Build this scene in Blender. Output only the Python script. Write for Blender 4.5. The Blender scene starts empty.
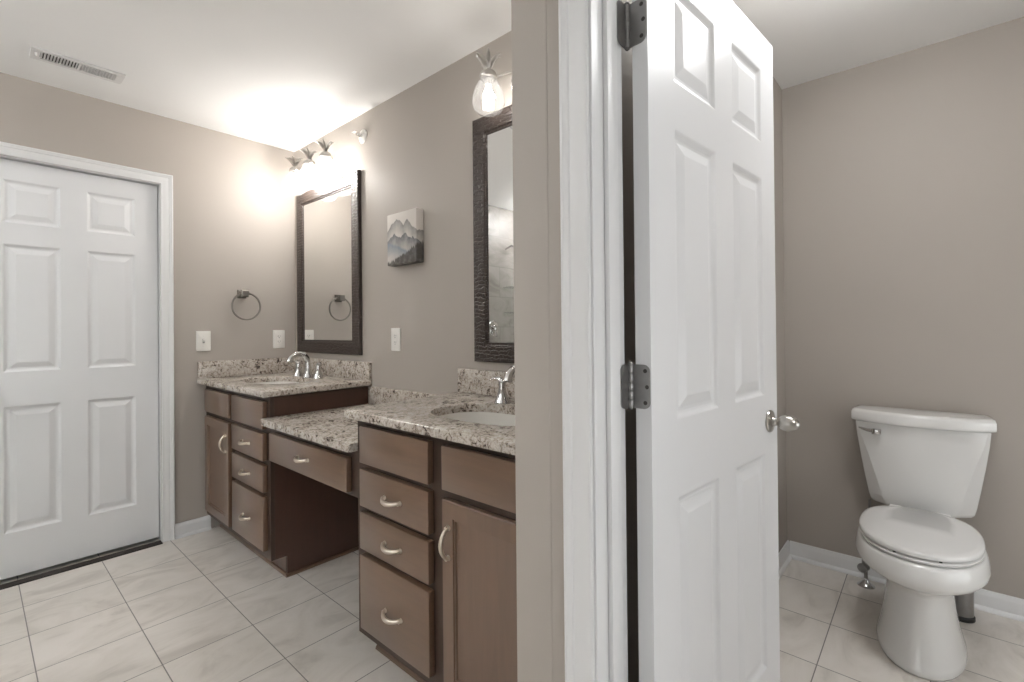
import bpy, bmesh, math, random
from mathutils import Vector, Matrix
from math import pi, sin, cos, radians
random.seed(7)
S = bpy.context.scene
COL = S.collection

# ------------------------------------------------------------------ camera, world, exposure
F_PX, YAW, PITCH, ROLL, CAM_H, CY = 476.72, 0.7207787, 0.0048472, -0.0093149, 1.19619, -14.108
fw = Vector((cos(YAW) * cos(PITCH), sin(YAW) * cos(PITCH), sin(PITCH)))
rt = Vector((sin(YAW), -cos(YAW), 0.0))
up = rt.cross(fw)
rx = rt * cos(ROLL) + up * sin(ROLL)
ry = -rt * sin(ROLL) + up * cos(ROLL)
cam_data = bpy.data.cameras.new('camera')
cam = bpy.data.objects.new('camera', cam_data)
COL.objects.link(cam)
cam.matrix_world = Matrix(((rx.x, ry.x, -fw.x, 0), (rx.y, ry.y, -fw.y, 0), (rx.z, ry.z, -fw.z, CAM_H), (0, 0, 0, 1)))
cam_data.sensor_width = 36.0
cam_data.lens = F_PX / 1024 * 36.0
cam_data.shift_y = CY / 1024
cam_data.clip_start = 0.02
S.camera = cam

world = bpy.data.worlds.new('world')
S.world = world
world.use_nodes = True
world.node_tree.nodes['Background'].inputs[0].default_value = (0.75, 0.85, 1.0, 1)
world.node_tree.nodes['Background'].inputs[1].default_value = 0.02
S.view_settings.view_transform = 'Standard'
S.view_settings.look = 'None'
S.view_settings.gamma = 1.0
S.view_settings.use_curve_mapping = False
S.view_settings.exposure = 0.08
# lamp strengths (radiance); all but far, near, toilet are added fill
POWER = dict(far=220.0, near=50.0, toilet=22.5, shower=38.0, up_a=228.0, aux_back=3.7, aux_left=1.3, aux_toilet=1.9, sconce_fill=24.0)
AUX_COOL = (0.94, 0.975, 1.0)  # cool tint of the added fill panels
WARM = (1.0, 0.96, 0.915)
NEUTRAL = (0.995, 1.0, 1.0)

# ------------------------------------------------------------------ key planes (metres)
YA = 3.309          # far wall with the closed door
XB = 1.493          # vanity wall
XD = 2.816          # wall behind the toilet
YE = 0.574          # toilet room side wall
YR = 0.67           # end of the vanity alcove
XW = 0.768          # wall with the open door, room face
XWB = 0.883         # same wall, toilet room face
YJ = 0.471          # hinge jamb
YJ2 = -0.25         # latch jamb
YT = -1.00          # other toilet room side wall
XL, YB = -2.5, -2.2  # rest of the bathroom behind the camera
H = 2.44

# ------------------------------------------------------------------ node helpers
def new_mat(name):
    m = bpy.data.materials.new(name)
    m.use_nodes = True
    return m, m.node_tree.nodes, m.node_tree.links, m.node_tree.nodes['Principled BSDF']

def rgb(c):
    return (c[0], c[1], c[2], 1.0)

def srgb(r, g, b):
    f = lambda v: (v / 255 / 12.92) if v / 255 <= 0.04045 else ((v / 255 + 0.055) / 1.055) ** 2.4
    return (f(r), f(g), f(b))

def ramp(n, stops):
    r = n.new('ShaderNodeValToRGB')
    e = r.color_ramp.elements
    while len(e) > 1:
        e.remove(e[-1])
    e[0].position, e[0].color = stops[0][0], rgb(stops[0][1])
    for p, c in stops[1:]:
        k = e.new(p)
        k.color = rgb(c)
    return r

def noise(n, l, vec, scale, detail=3.0, rough=0.5, dist=0.0):
    t = n.new('ShaderNodeTexNoise')
    t.inputs['Scale'].default_value = scale
    t.inputs['Detail'].default_value = detail
    t.inputs['Roughness'].default_value = rough
    t.inputs['Distortion'].default_value = dist
    if vec is not None:
        l.new(vec, t.inputs['Vector'])
    return t

def position(n):
    return n.new('ShaderNodeNewGeometry').outputs['Position']

def mapping(n, l, vec, scale=(1, 1, 1), rot=(0, 0, 0), loc=(0, 0, 0)):
    m = n.new('ShaderNodeMapping')
    m.inputs['Scale'].default_value = scale
    m.inputs['Rotation'].default_value = rot
    m.inputs['Location'].default_value = loc
    l.new(vec, m.inputs['Vector'])
    return m.outputs['Vector']

def bump(n, l, b, height, strength, dist=0.002):
    k = n.new('ShaderNodeBump')
    k.inputs['Strength'].default_value = strength
    k.inputs['Distance'].default_value = dist
    l.new(height, k.inputs['Height'])
    l.new(k.outputs['Normal'], b.inputs['Normal'])
    return k

def plain(name, c, rough=0.5, metal=0.0, var=0.06, scale=6.0, bump_scale=None, bump_str=0.1, coat=0.0, spec=0.5, bdist=0.0008):
    m, n, l, b = new_mat(name)
    pos = position(n)
    t = noise(n, l, pos, scale, 3)
    r = ramp(n, [(0.3, [v * (1 - var) for v in c]), (0.7, [min(1, v * (1 + var)) for v in c])])
    l.new(t.outputs['Fac'], r.inputs['Fac'])
    l.new(r.outputs['Color'], b.inputs['Base Color'])
    b.inputs['Roughness'].default_value = rough
    b.inputs['Metallic'].default_value = metal
    b.inputs['Coat Weight'].default_value = coat
    b.inputs['Specular IOR Level'].default_value = spec
    if bump_scale:
        t2 = noise(n, l, pos, bump_scale, 2)
        bump(n, l, b, t2.outputs['Fac'], bump_str, bdist)
    return m

def glow(name, c, strength):
    m, n, l, b = new_mat(name)
    b.inputs['Base Color'].default_value = (0.9, 0.9, 0.9, 1)
    t = noise(n, l, position(n), 8.0, 1)
    r = ramp(n, [(0.0, [v * 0.97 for v in c]), (1.0, c)])
    l.new(t.outputs['Fac'], r.inputs['Fac'])
    l.new(r.outputs['Color'], b.inputs['Emission Color'])
    b.inputs['Emission Strength'].default_value = strength
    return m

def tile_mat(name, w, h, off, cols, grout, mortar, rough, vein=True, plane='XY', loc=(0, 0, 0)):
    m, n, l, b = new_mat(name)
    pos = position(n)
    if plane == 'XZ':
        sx = n.new('ShaderNodeSeparateXYZ')
        l.new(pos, sx.inputs[0])
        cb = n.new('ShaderNodeCombineXYZ')
        l.new(sx.outputs['X'], cb.inputs['X'])
        l.new(sx.outputs['Z'], cb.inputs['Y'])
        pos = cb.outputs[0]
    v = mapping(n, l, pos, loc=loc)
    br = n.new('ShaderNodeTexBrick')
    br.offset = off
    br.squash = 1.0
    br.inputs['Scale'].default_value = 1.0
    br.inputs['Mortar Size'].default_value = mortar
    br.inputs['Mortar Smooth'].default_value = 0.2
    br.inputs['Bias'].default_value = 0.0
    br.inputs['Brick Width'].default_value = w
    br.inputs['Row Height'].default_value = h
    br.inputs['Color1'].default_value = (0.0, 0.0, 0.0, 1)
    br.inputs['Color2'].default_value = (1.0, 1.0, 1.0, 1)
    br.inputs['Mortar'].default_value = (0.5, 0.5, 0.5, 1)
    l.new(v, br.inputs['Vector'])
    # each tile shifts the veining so that it breaks at the joints
    vm = n.new('ShaderNodeVectorMath')
    vm.operation = 'SCALE'
    l.new(br.outputs['Color'], vm.inputs[0])
    vm.inputs['Scale'].default_value = 9.0
    va = n.new('ShaderNodeVectorMath')
    va.operation = 'ADD'
    l.new(pos, va.inputs[0])
    l.new(vm.outputs['Vector'], va.inputs[1])
    vv = mapping(n, l, va.outputs['Vector'], scale=(1.5, 3.0, 3.0), rot=(0, 0, radians(-35)))
    t1 = noise(n, l, vv, 2.0, 6, 0.58, 1.6)
    r = ramp(n, [(0.33, cols[0]), (0.47, cols[1]), (0.62, cols[2])])
    l.new(t1.outputs['Fac'], r.inputs['Fac'])
    mx = n.new('ShaderNodeMix')
    mx.data_type = 'RGBA'
    l.new(br.outputs['Fac'], mx.inputs['Factor'])
    l.new(r.outputs['Color'], mx.inputs[6])
    mx.inputs[7].default_value = rgb(grout)
    l.new(mx.outputs[2], b.inputs['Base Color'])
    b.inputs['Roughness'].default_value = rough
    inv = n.new('ShaderNodeMath')
    inv.operation = 'SUBTRACT'
    inv.inputs[0].default_value = 1.0
    l.new(br.outputs['Fac'], inv.inputs[1])
    bump(n, l, b, inv.outputs[0], 0.25, 0.0015)
    return m

def granite_mat():
    m, n, l, b = new_mat('speckled granite')
    pos = position(n)
    a = noise(n, l, pos, 52.0, 5, 0.62, 1.1)
    big = noise(n, l, pos, 9.0, 2, 0.5, 0.4)
    ad = n.new('ShaderNodeMath')
    ad.operation = 'MULTIPLY_ADD'
    l.new(big.outputs['Fac'], ad.inputs[0])
    ad.inputs[1].default_value = 0.35
    l.new(a.outputs['Fac'], ad.inputs[2])
    r = ramp(n, [(0.0, (0.040, 0.032, 0.028)), (0.515, (0.055, 0.044, 0.038)), (0.56, (0.20, 0.165, 0.14)), (0.61, (0.39, 0.335, 0.285)),
                 (0.68, (0.49, 0.445, 0.395)), (0.82, (0.60, 0.56, 0.515))])
    l.new(ad.outputs[0], r.inputs['Fac'])
    fine = noise(n, l, pos, 170.0, 3, 0.6)
    r2 = ramp(n, [(0.33, (0.35, 0.31, 0.28)), (0.45, (1, 1, 1))])
    l.new(fine.outputs['Fac'], r2.inputs['Fac'])
    mx = n.new('ShaderNodeMix')
    mx.data_type = 'RGBA'
    mx.blend_type = 'MULTIPLY'
    mx.inputs['Factor'].default_value = 0.7
    l.new(r.outputs['Color'], mx.inputs[6])
    l.new(r2.outputs['Color'], mx.inputs[7])
    l.new(mx.outputs[2], b.inputs['Base Color'])
    b.inputs['Roughness'].default_value = 0.22
    return m

def wood_mat(name, c, axis='z', rough=0.36, coat=0.85):
    m, n, l, b = new_mat(name)
    pos = position(n)
    sc = {'z': (16, 16, 1.2), 'y': (16, 1.2, 16), 'x': (1.2, 16, 16)}[axis]
    v = mapping(n, l, pos, scale=sc)
    t = noise(n, l, v, 3.0, 6, 0.6, 0.6)
    r = ramp(n, [(0.25, [k * 0.88 for k in c]), (0.75, [k * 1.12 for k in c])])
    l.new(t.outputs['Fac'], r.inputs['Fac'])
    l.new(r.outputs['Color'], b.inputs['Base Color'])
    b.inputs['Roughness'].default_value = rough
    b.inputs['Coat Weight'].default_value = coat
    b.inputs['Coat Roughness'].default_value = 0.28
    bump(n, l, b, t.outputs['Fac'], 0.05, 0.0006)
    return m

def hammered_mat():
    m, n, l, b = new_mat('embossed dark bronze')
    pos = position(n)
    # rows of shallow scalloped scales
    sx = n.new('ShaderNodeSeparateXYZ')
    l.new(pos, sx.inputs[0])
    cb = n.new('ShaderNodeCombineXYZ')
    l.new(sx.outputs['Y'], cb.inputs['X'])
    l.new(sx.outputs['Z'], cb.inputs['Y'])
    dn = noise(n, l, pos, 30.0, 2)
    md = n.new('ShaderNodeMix')
    md.data_type = 'RGBA'
    md.inputs['Factor'].default_value = 0.034
    l.new(cb.outputs[0], md.inputs[6])
    l.new(dn.outputs['Color'], md.inputs[7])
    br = n.new('ShaderNodeTexBrick')
    br.offset = 0.5
    br.inputs['Scale'].default_value = 1.0
    br.inputs['Brick Width'].default_value = 0.046
    br.inputs['Row Height'].default_value = 0.017
    br.inputs['Mortar Size'].default_value = 0.0035
    br.inputs['Mortar Smooth'].default_value = 1.0
    br.inputs['Color1'].default_value = (0.034, 0.023, 0.018, 1)
    br.inputs['Color2'].default_value = (0.040, 0.027, 0.021, 1)
    br.inputs['Mortar'].default_value = (0.030, 0.020, 0.016, 1)
    l.new(md.outputs[2], br.inputs['Vector'])
    l.new(br.outputs['Color'], b.inputs['Base Color'])
    b.inputs['Roughness'].default_value = 0.38
    iv = n.new('ShaderNodeMath')
    iv.operation = 'SUBTRACT'
    iv.inputs[0].default_value = 1.0
    l.new(br.outputs['Fac'], iv.inputs[1])
    bump(n, l, b, iv.outputs[0], 0.7, 0.004)
    return m

def clear_glass_mat(name, tint, haze, gloss_rough=0.02, reflect=1.45):
    m, n, l, b = new_mat(name)
    out = n['Material Output']
    n.remove(b)
    tr = n.new('ShaderNodeBsdfTransparent')
    tr.inputs['Color'].default_value = rgb(tint)
    df = n.new('ShaderNodeBsdfTranslucent')
    df.inputs['Color'].default_value = (0.9, 0.9, 0.9, 1)
    gl = n.new('ShaderNodeBsdfGlossy')
    gl.inputs['Roughness'].default_value = gloss_rough
    lw = n.new('ShaderNodeLayerWeight')
    pw = n.new('ShaderNodeMath')
    pw.operation = 'POWER'
    l.new(lw.outputs['Facing'], pw.inputs[0])
    pw.inputs[1].default_value = 4.0
    fr = n.new('ShaderNodeMath')
    fr.operation = 'MULTIPLY_ADD'
    l.new(pw.outputs[0], fr.inputs[0])
    fr.inputs[1].default_value = 1.0 - ((reflect - 1) / (reflect + 1)) ** 2
    fr.inputs[2].default_value = ((reflect - 1) / (reflect + 1)) ** 2
    t = noise(n, l, position(n), 70.0, 2)
    bp = n.new('ShaderNodeBump')
    bp.inputs['Strength'].default_value = 0.25 if haze else 0.0
    bp.inputs['Distance'].default_value = 0.002
    l.new(t.outputs['Fac'], bp.inputs['Height'])
    l.new(bp.outputs['Normal'], gl.inputs['Normal'])
    l.new(bp.outputs['Normal'], lw.inputs['Normal'])
    m1 = n.new('ShaderNodeMixShader')
    m1.inputs[0].default_value = haze
    l.new(tr.outputs[0], m1.inputs[1])
    l.new(df.outputs[0], m1.inputs[2])
    m2 = n.new('ShaderNodeMixShader')
    l.new(fr.outputs[0], m2.inputs[0])
    l.new(m1.outputs[0], m2.inputs[1])
    l.new(gl.outputs[0], m2.inputs[2])
    l.new(m2.outputs[0], out.inputs['Surface'])
    return m

def canvas_mat():
    m, n, l, b = new_mat('misty mountain watercolour')
    pos = position(n)
    sp = n.new('ShaderNodeSeparateXYZ')
    l.new(pos, sp.inputs[0])
    # picture coordinate runs along the wall and wraps round the edge
    u = n.new('ShaderNodeMath')
    u.operation = 'SUBTRACT'
    l.new(sp.outputs['X'], u.inputs[0])
    l.new(sp.outputs['Y'], u.inputs[1])
    def math_(op, a_, b_=None, c_=None):
        k = n.new('ShaderNodeMath')
        k.operation = op
        for i, q in enumerate((a_, b_, c_)):
            if q is None:
                continue
            if isinstance(q, (int, float)):
                k.inputs[i].default_value = q
            else:
                l.new(q, k.inputs[i])
        return k.outputs[0]
    def rough1d(seed, scale, detail):
        cb = n.new('ShaderNodeCombineXYZ')
        l.new(u.outputs[0], cb.inputs['X'])
        cb.inputs['Y'].default_value = seed
        return noise(n, l, cb.outputs[0], scale, detail, 0.6).outputs['Fac']
    def layer(prev, col, peaks, floor_z, rough_amp, seed, scale, soft=0.004, fade=None, detail=5.0):
        h = None
        for (u0, z0, slope) in peaks:
            d = math_('ABSOLUTE', math_('SUBTRACT', u.outputs[0], u0))
            k = math_('MULTIPLY_ADD', d, -slope, z0)
            h = k if h is None else math_('MAXIMUM', h, k)
        h = math_('MAXIMUM', h, floor_z) if h is not None else math_('ADD', floor_z, 0.0)
        h = math_('ADD', h, math_('MULTIPLY', math_('SUBTRACT', rough1d(seed, scale, detail), 0.5), rough_amp))
        d = math_('SUBTRACT', h, sp.outputs['Z'])
        mr = n.new('ShaderNodeMapRange')
        mr.inputs['From Min'].default_value = 0.0
        mr.inputs['From Max'].default_value = soft
        l.new(d, mr.inputs['Value'])
        fac = mr.outputs[0]
        if fade:
            m2 = n.new('ShaderNodeMapRange')
            m2.inputs['From Min'].default_value = 0.0
            m2.inputs['From Max'].default_value = fade
            m2.inputs['To Min'].default_value = 1.0
            m2.inputs['To Max'].default_value = 0.05
            l.new(d, m2.inputs['Value'])
            fac = math_('MULTIPLY', fac, m2.outputs[0])
        # watery blotches inside each wash
        wash = noise(n, l, pos, 38.0, 3).outputs['Fac']
        fac = math_('MULTIPLY', fac, math_('MULTIPLY_ADD', wash, 0.8, 0.55))
        fac = math_('MINIMUM', fac, 1.0)
        mx = n.new('ShaderNodeMix')
        mx.data_type = 'RGBA'
        l.new(fac, mx.inputs['Factor'])
        if prev is None:
            mx.inputs[6].default_value = rgb((0.66, 0.62, 0.575))
        else:
            l.new(prev, mx.inputs[6])
        mx.inputs[7].default_value = rgb(col)
        return mx.outputs[2]
    cur = layer(None, (0.22, 0.21, 0.20), [(-.605, 1.772, .75), (-.515, 1.752, .8)], 1.690, .050, 1.3, 24.0, fade=0.075)
    cur = layer(cur, (0.13, 0.135, 0.145), [(-.625, 1.695, .55), (-.535, 1.690, .65), (-.47, 1.662, .5)], 1.630, .050, 4.1, 26.0, fade=0.095)
    cur = layer(cur, (0.24, 0.28, 0.33), [(-.67, 1.655, .35)], 1.600, .030, 7.7, 25.0, soft=.012, fade=0.08)
    cur = layer(cur, (0.085, 0.078, 0.07), [(-.40, 1.640, .42), (-.55, 1.585, .3)], 1.552, .085, 2.2, 95.0, soft=.008, detail=3.0)
    l.new(cur, b.inputs['Base Color'])
    b.inputs['Roughness'].default_value = 0.8
    w = noise(n, l, pos, 500.0, 1)
    bump(n, l, b, w.outputs['Fac'], 0.15, 0.0006)
    return m

M = {}
M['wall'] = plain('greige wall paint', (0.405, 0.368, 0.330), 0.62, var=0.015, scale=1.5, bump_scale=260, bump_str=0.06)
M['ceil'] = plain('white ceiling paint', (0.86, 0.855, 0.845), 0.8, var=0.01, scale=2, bump_scale=200, bump_str=0.05)
M['trim'] = plain('white semi gloss trim', (0.75, 0.752, 0.755), 0.32, var=0.012, scale=3)
M['door'] = plain('white painted door', (0.75, 0.755, 0.765), 0.30, var=0.012, scale=3)
M['floor'] = tile_mat('grey beige floor tile', 0.3035, 0.3025, 0.0, [(0.57, 0.53, 0.485), (0.685, 0.645, 0.595), (0.74, 0.70, 0.655)], (0.21, 0.198, 0.185), 0.0020, 0.30, loc=(-0.456, -2.392, 0))
M['floor2'] = tile_mat('grey beige toilet room tile', 0.3035, 0.3025, 0.0, [(0.57, 0.53, 0.485), (0.685, 0.645, 0.595), (0.74, 0.70, 0.655)], (0.21, 0.198, 0.185), 0.0020, 0.30, loc=(-0.456, -0.315, 0))
M['shower'] = tile_mat('taupe shower tile', 0.61, 0.305, 0.5, [(0.19, 0.17, 0.155), (0.245, 0.225, 0.205), (0.28, 0.26, 0.24)], (0.18, 0.165, 0.15), 0.003, 0.42, plane='XZ')
M['granite'] = granite_mat()
M['wood'] = wood_mat('espresso stained maple', (0.138, 0.080, 0.048), 'z', 0.32)
M['wood_h'] = wood_mat('espresso stained maple drawer', (0.138, 0.080, 0.048), 'y', 0.32)
M['wood_side_shaded'] = wood_mat('espresso maple shaded side', (0.055, 0.024, 0.014), 'z', 0.42, 0.1)  # same finish as the fronts, darkened to stand for shade on the sides
M['wood_frame_shaded'] = wood_mat('espresso maple shaded frame', (0.046, 0.026, 0.017), 'z', 0.45, 0.1)  # same finish again, darkened so the drawer gaps read as shadow
M['dark_strip'] = wood_mat('dark threshold', (0.020, 0.014, 0.011), 'x', 0.6, 0.0)
M['nickel'] = plain('brushed nickel', (0.52, 0.50, 0.47), 0.28, 1.0, var=0.04, scale=40)
M['pull'] = plain('satin nickel pull', (0.72, 0.65, 0.56), 0.30, 1.0, var=0.04, scale=40)
M['ring'] = plain('darker brushed nickel', (0.24, 0.225, 0.205), 0.34, 1.0, var=0.04, scale=40)
M['chrome'] = plain('polished chrome', (0.63, 0.625, 0.62), 0.10, 1.0, var=0.02, scale=30)
M['steel'] = plain('satin hinge steel', (0.33, 0.325, 0.32), 0.34, 1.0, var=0.06, scale=50)
M['porcelain'] = plain('white vitreous china', (0.72, 0.715, 0.70), 0.10, var=0.01, scale=3, coat=0.3)
M['sinkwhite'] = plain('white sink glaze', (0.78, 0.76, 0.72), 0.12, var=0.01, scale=3, coat=0.3)
M['seat'] = plain('white toilet seat plastic', (0.74, 0.735, 0.725), 0.18, var=0.01, scale=3)
M['plastic'] = plain('white wall plate plastic', (0.80, 0.78, 0.74), 0.35, var=0.01, scale=8)
M['slot'] = plain('dark slot', (0.05, 0.045, 0.04), 0.6, var=0.1, scale=20)
M['rubber'] = plain('black rubber', (0.012, 0.012, 0.012), 0.5, var=0.1, scale=20)
M['vent'] = plain('white vent enamel', (0.72, 0.71, 0.70), 0.4, var=0.01, scale=8)
M['frame'] = hammered_mat()
M['canvas'] = canvas_mat()
M['globe'] = clear_glass_mat('clear rippled glass', (0.96, 0.96, 0.96), 0.055, 0.05, 1.5)
M['pane'] = clear_glass_mat('shower glass', (0.93, 0.95, 0.94), 0.0, 0.01, 1.45)
M['bulb_far'] = glow('lit vanity bulb', WARM, POWER['far'])
M['bulb_near'] = glow('lit dimmer vanity bulb', WARM, POWER['near'])
M['toilet_lamp'] = glow('lit toilet room lamp glass', NEUTRAL, POWER['toilet'])
M['shower_fill'] = glow('lit added fill lamp glass', NEUTRAL, POWER['shower'])
M['sconce_fill'] = glow('lit sconce glass', NEUTRAL, POWER['sconce_fill'])
for k_ in ('up_a',):
    M[k_] = glow('lit uplighter disc ' + k_[-1], NEUTRAL, POWER[k_])
    M[k_ + '_bowl'] = glow('lit uplighter bowl glass ' + k_[-1], NEUTRAL, POWER[k_] * 0.04)
for k_ in ('aux_back', 'aux_left', 'aux_toilet'):
    M[k_] = glow('glowing frosted fill glass ' + k_[4:], AUX_COOL, POWER[k_])
mm, n_, l_, b_ = new_mat('mirror silver')
t_ = noise(n_, l_, position(n_), 3.0, 1)
r_ = ramp(n_, [(0, (0.86, 0.86, 0.85)), (1, (0.88, 0.88, 0.87))])
l_.new(t_.outputs['Fac'], r_.inputs['Fac'])
l_.new(r_.outputs['Color'], b_.inputs['Base Color'])
b_.inputs['Metallic'].default_value = 1.0
b_.inputs['Roughness'].default_value = 0.0
M['mirror'] = mm

# ------------------------------------------------------------------ mesh helpers (all coordinates in metres, world space)
class MB:
    def __init__(self):
        self.bm = bmesh.new()

    def box(self, x0, x1, y0, y1, z0, z1, bev=0.0, seg=2):
        b = self.bm
        vs = [b.verts.new(p) for p in [(x0, y0, z0), (x1, y0, z0), (x1, y1, z0), (x0, y1, z0), (x0, y0, z1), (x1, y0, z1), (x1, y1, z1), (x0, y1, z1)]]
        fs = [b.faces.new([vs[i] for i in q]) for q in [(0, 3, 2, 1), (4, 5, 6, 7), (0, 1, 5, 4), (1, 2, 6, 5), (2, 3, 7, 6), (3, 0, 4, 7)]]
        if bev:
            es = {e for f in fs for e in f.edges}
            bmesh.ops.bevel(b, geom=list(es), offset=bev, segments=seg, profile=0.5, affect='EDGES')
        return self

    def prism(self, poly, axis, a, b_, bev=0.0, seg=2):
        """poly: 2-D outline, extruded along axis from a to b_. axis 'x': (y,z), 'y': (x,z), 'z': (x,y)"""
        def P(q, t):
            return {'x': (t, q[0], q[1]), 'y': (q[0], t, q[1]), 'z': (q[0], q[1], t)}[axis]
        lo = [self.bm.verts.new(P(q, a)) for q in poly]
        hi = [self.bm.verts.new(P(q, b_)) for q in poly]
        k = len(poly)
        f1 = self.bm.faces.new(lo)
        f2 = self.bm.faces.new(hi)
        for i in range(k):
            self.bm.faces.new((lo[i], lo[(i + 1) % k], hi[(i + 1) % k], hi[i]))
        if bev:
            es = set(f1.edges) | set(f2.edges)
            bmesh.ops.bevel(self.bm, geom=list(es), offset=bev, segments=seg, profile=0.5, affect='EDGES')
        return self

    def rings(self, rings, cap0=True, cap1=True, closed=True):
        vr = [[self.bm.verts.new(p) for p in r] for r in rings]
        k = len(vr[0])
        for a, b in zip(vr[:-1], vr[1:]):
            for i in range(k if closed else k - 1):
                self.bm.faces.new((a[i], a[(i + 1) % k], b[(i + 1) % k], b[i]))
        if cap0:
            self.bm.faces.new(list(reversed(vr[0])))
        if cap1:
            self.bm.faces.new(vr[-1])
        return self

    def lathe(self, prof, origin, axis=(0, 0, 1), seg=24, cap0=True, cap1=True, ripple=None):
        ax = Vector(axis).normalized()
        q = ax.to_track_quat('Z', 'Y')
        o = Vector(origin)
        R = []
        for r, h in prof:
            ring = []
            for i in range(seg):
                t = 2 * pi * i / seg
                rr = max(r, 1e-5)
                if ripple:
                    rr = ripple(rr, h, t)
                ring.append(o + q @ Vector((rr * cos(t), rr * sin(t), h)))
            R.append(ring)
        return self.rings(R, cap0, cap1)

    def tube(self, pts, rad, seg=10, caps=True, flat=None):
        """tube along points; rad number or list; flat scales the second cross axis"""
        P = [Vector(p) for p in pts]
        k = len(P)
        rs = rad if isinstance(rad, (list, tuple)) else [rad] * k
        R = []
        prev = None
        for i in range(k):
            t = (P[min(i + 1, k - 1)] - P[max(i - 1, 0)]).normalized()
            if prev is None:
                a = Vector((0, 0, 1)) if abs(t.z) < 0.9 else Vector((1, 0, 0))
                nrm = (a - t * a.dot(t)).normalized()
            else:
                nrm = (prev - t * prev.dot(t)).normalized()
            prev = nrm
            bn = t.cross(nrm)
            fl = 1.0 if flat is None else (flat[i] if isinstance(flat, (list, tuple)) else flat)
            R.append([P[i] + nrm * rs[i] * cos(2 * pi * j / seg) * fl + bn * rs[i] * sin(2 * pi * j / seg) for j in range(seg)])
        return self.rings(R, caps, caps)

    def torus(self, c, R, r, axis=(0, 1, 0), seg=48, ss=10):
        q = Vector(axis).normalized().to_track_quat('Z', 'Y')
        rg = []
        for i in range(seg):
            t = 2 * pi * i / seg
            rg.append([Vector(c) + q @ Vector(((R + r * cos(a)) * cos(t), (R + r * cos(a)) * sin(t), r * sin(a))) for a in [2 * pi * j / ss for j in range(ss)]])
        rg.append(rg[0])
        self.rings(rg, False, False)
        bmesh.ops.remove_doubles(self.bm, verts=self.bm.verts, dist=1e-6)
        return self

    def out(self, name, mat, parent=None, smooth=False, bevel=0.0, angle=35):
        bm = self.bm
        bmesh.ops.recalc_face_normals(bm, faces=bm.faces)
        lo = Vector([min(v.co[i] for v in bm.verts) for i in range(3)])
        hi = Vector([max(v.co[i] for v in bm.verts) for i in range(3)])
        c = Vector(((lo.x + hi.x) / 2, (lo.y + hi.y) / 2, lo.z))
        for v in bm.verts:
            v.co -= c
        me = bpy.data.meshes.new(name)
        bm.to_mesh(me)
        bm.free()
        me.materials.append(mat)
        o = bpy.data.objects.new(name, me)
        COL.objects.link(o)
        o.location = c
        if parent is not None:
            o.parent = parent
            o.location = c - WL[parent]
        WL[o] = c
        if bevel:
            md = o.modifiers.new('bevel', 'BEVEL')
            md.width = bevel
            md.segments = 3
            md.limit_method = 'ANGLE'
            md.angle_limit = radians(25)
        if smooth:
            for p in me.polygons:
                p.use_smooth = True
            try:
                me.set_sharp_from_angle(angle=radians(angle))
            except Exception:
                pass
        return o

WL = {}

def tag(o, label=None, cat=None, group=None, kind=None):
    if label:
        o['label'] = label
    if cat:
        o['category'] = cat
    if group:
        o['group'] = group
    if kind:
        o['kind'] = kind
    return o

def thing(name, loc, label, cat, group=None, kind=None):
    o = bpy.data.objects.new(name, None)
    o.empty_display_size = 0.05
    COL.objects.link(o)
    o.location = loc
    WL[o] = Vector(loc)
    return tag(o, label, cat, group, kind)

def copy_tree(o, parent=None):
    c = o.copy()
    COL.objects.link(c)
    if parent is not None:
        c.parent = parent
    for ch in list(o.children):
        copy_tree(ch, c)
    return c

def arc(c, r, a0, a1, k, plane='xz'):
    pts = []
    for i in range(k + 1):
        a = radians(a0 + (a1 - a0) * i / k)
        pts.append((c[0] + r * cos(a), c[1] + r * sin(a)))
    return pts

def round_rect(x0, x1, y0, y1, r, k=5):
    if not isinstance(r, (list, tuple)):
        r = [r] * 4
    out = []
    for (cx, cy, a, rr) in [(x0 + r[0], y0 + r[0], 180, r[0]), (x1 - r[1], y0 + r[1], 270, r[1]), (x1 - r[2], y1 - r[2], 0, r[2]), (x0 + r[3], y1 - r[3], 90, r[3])]:
        if rr < 1e-6:
            out.append((cx, cy))
        else:
            out += arc((cx, cy), rr, a, a + 90, k)
    return out

def struct(o, label, cat):
    return tag(o, label, cat, kind='structure')

# ================================================================== ROOM SHELL
# floor of the bathroom and of the toilet room (one level)
struct(MB().box(XL, XW + 0.06, YB, YA + 0.11, -0.08, 0.0).box(XW + 0.06, XB, YR - 0.05, YA + 0.11, -0.08, 0.0).out('floor', M['floor']),
       'grey beige square tiled floor of the main bathroom', 'floor')
struct(MB().box(XW + 0.06, XD + 0.05, YT - 0.05, YE + 0.05, -0.08, 0.0).out('floor_toilet', M['floor2']),
       'grey beige tiled floor under and around the toilet', 'floor')
struct(MB().box(XL - 0.1, XD + 0.1, YB - 0.1, YA + 0.1, H, H + 0.08).out('ceiling', M['ceil']), 'flat white ceiling', 'ceiling')
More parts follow.
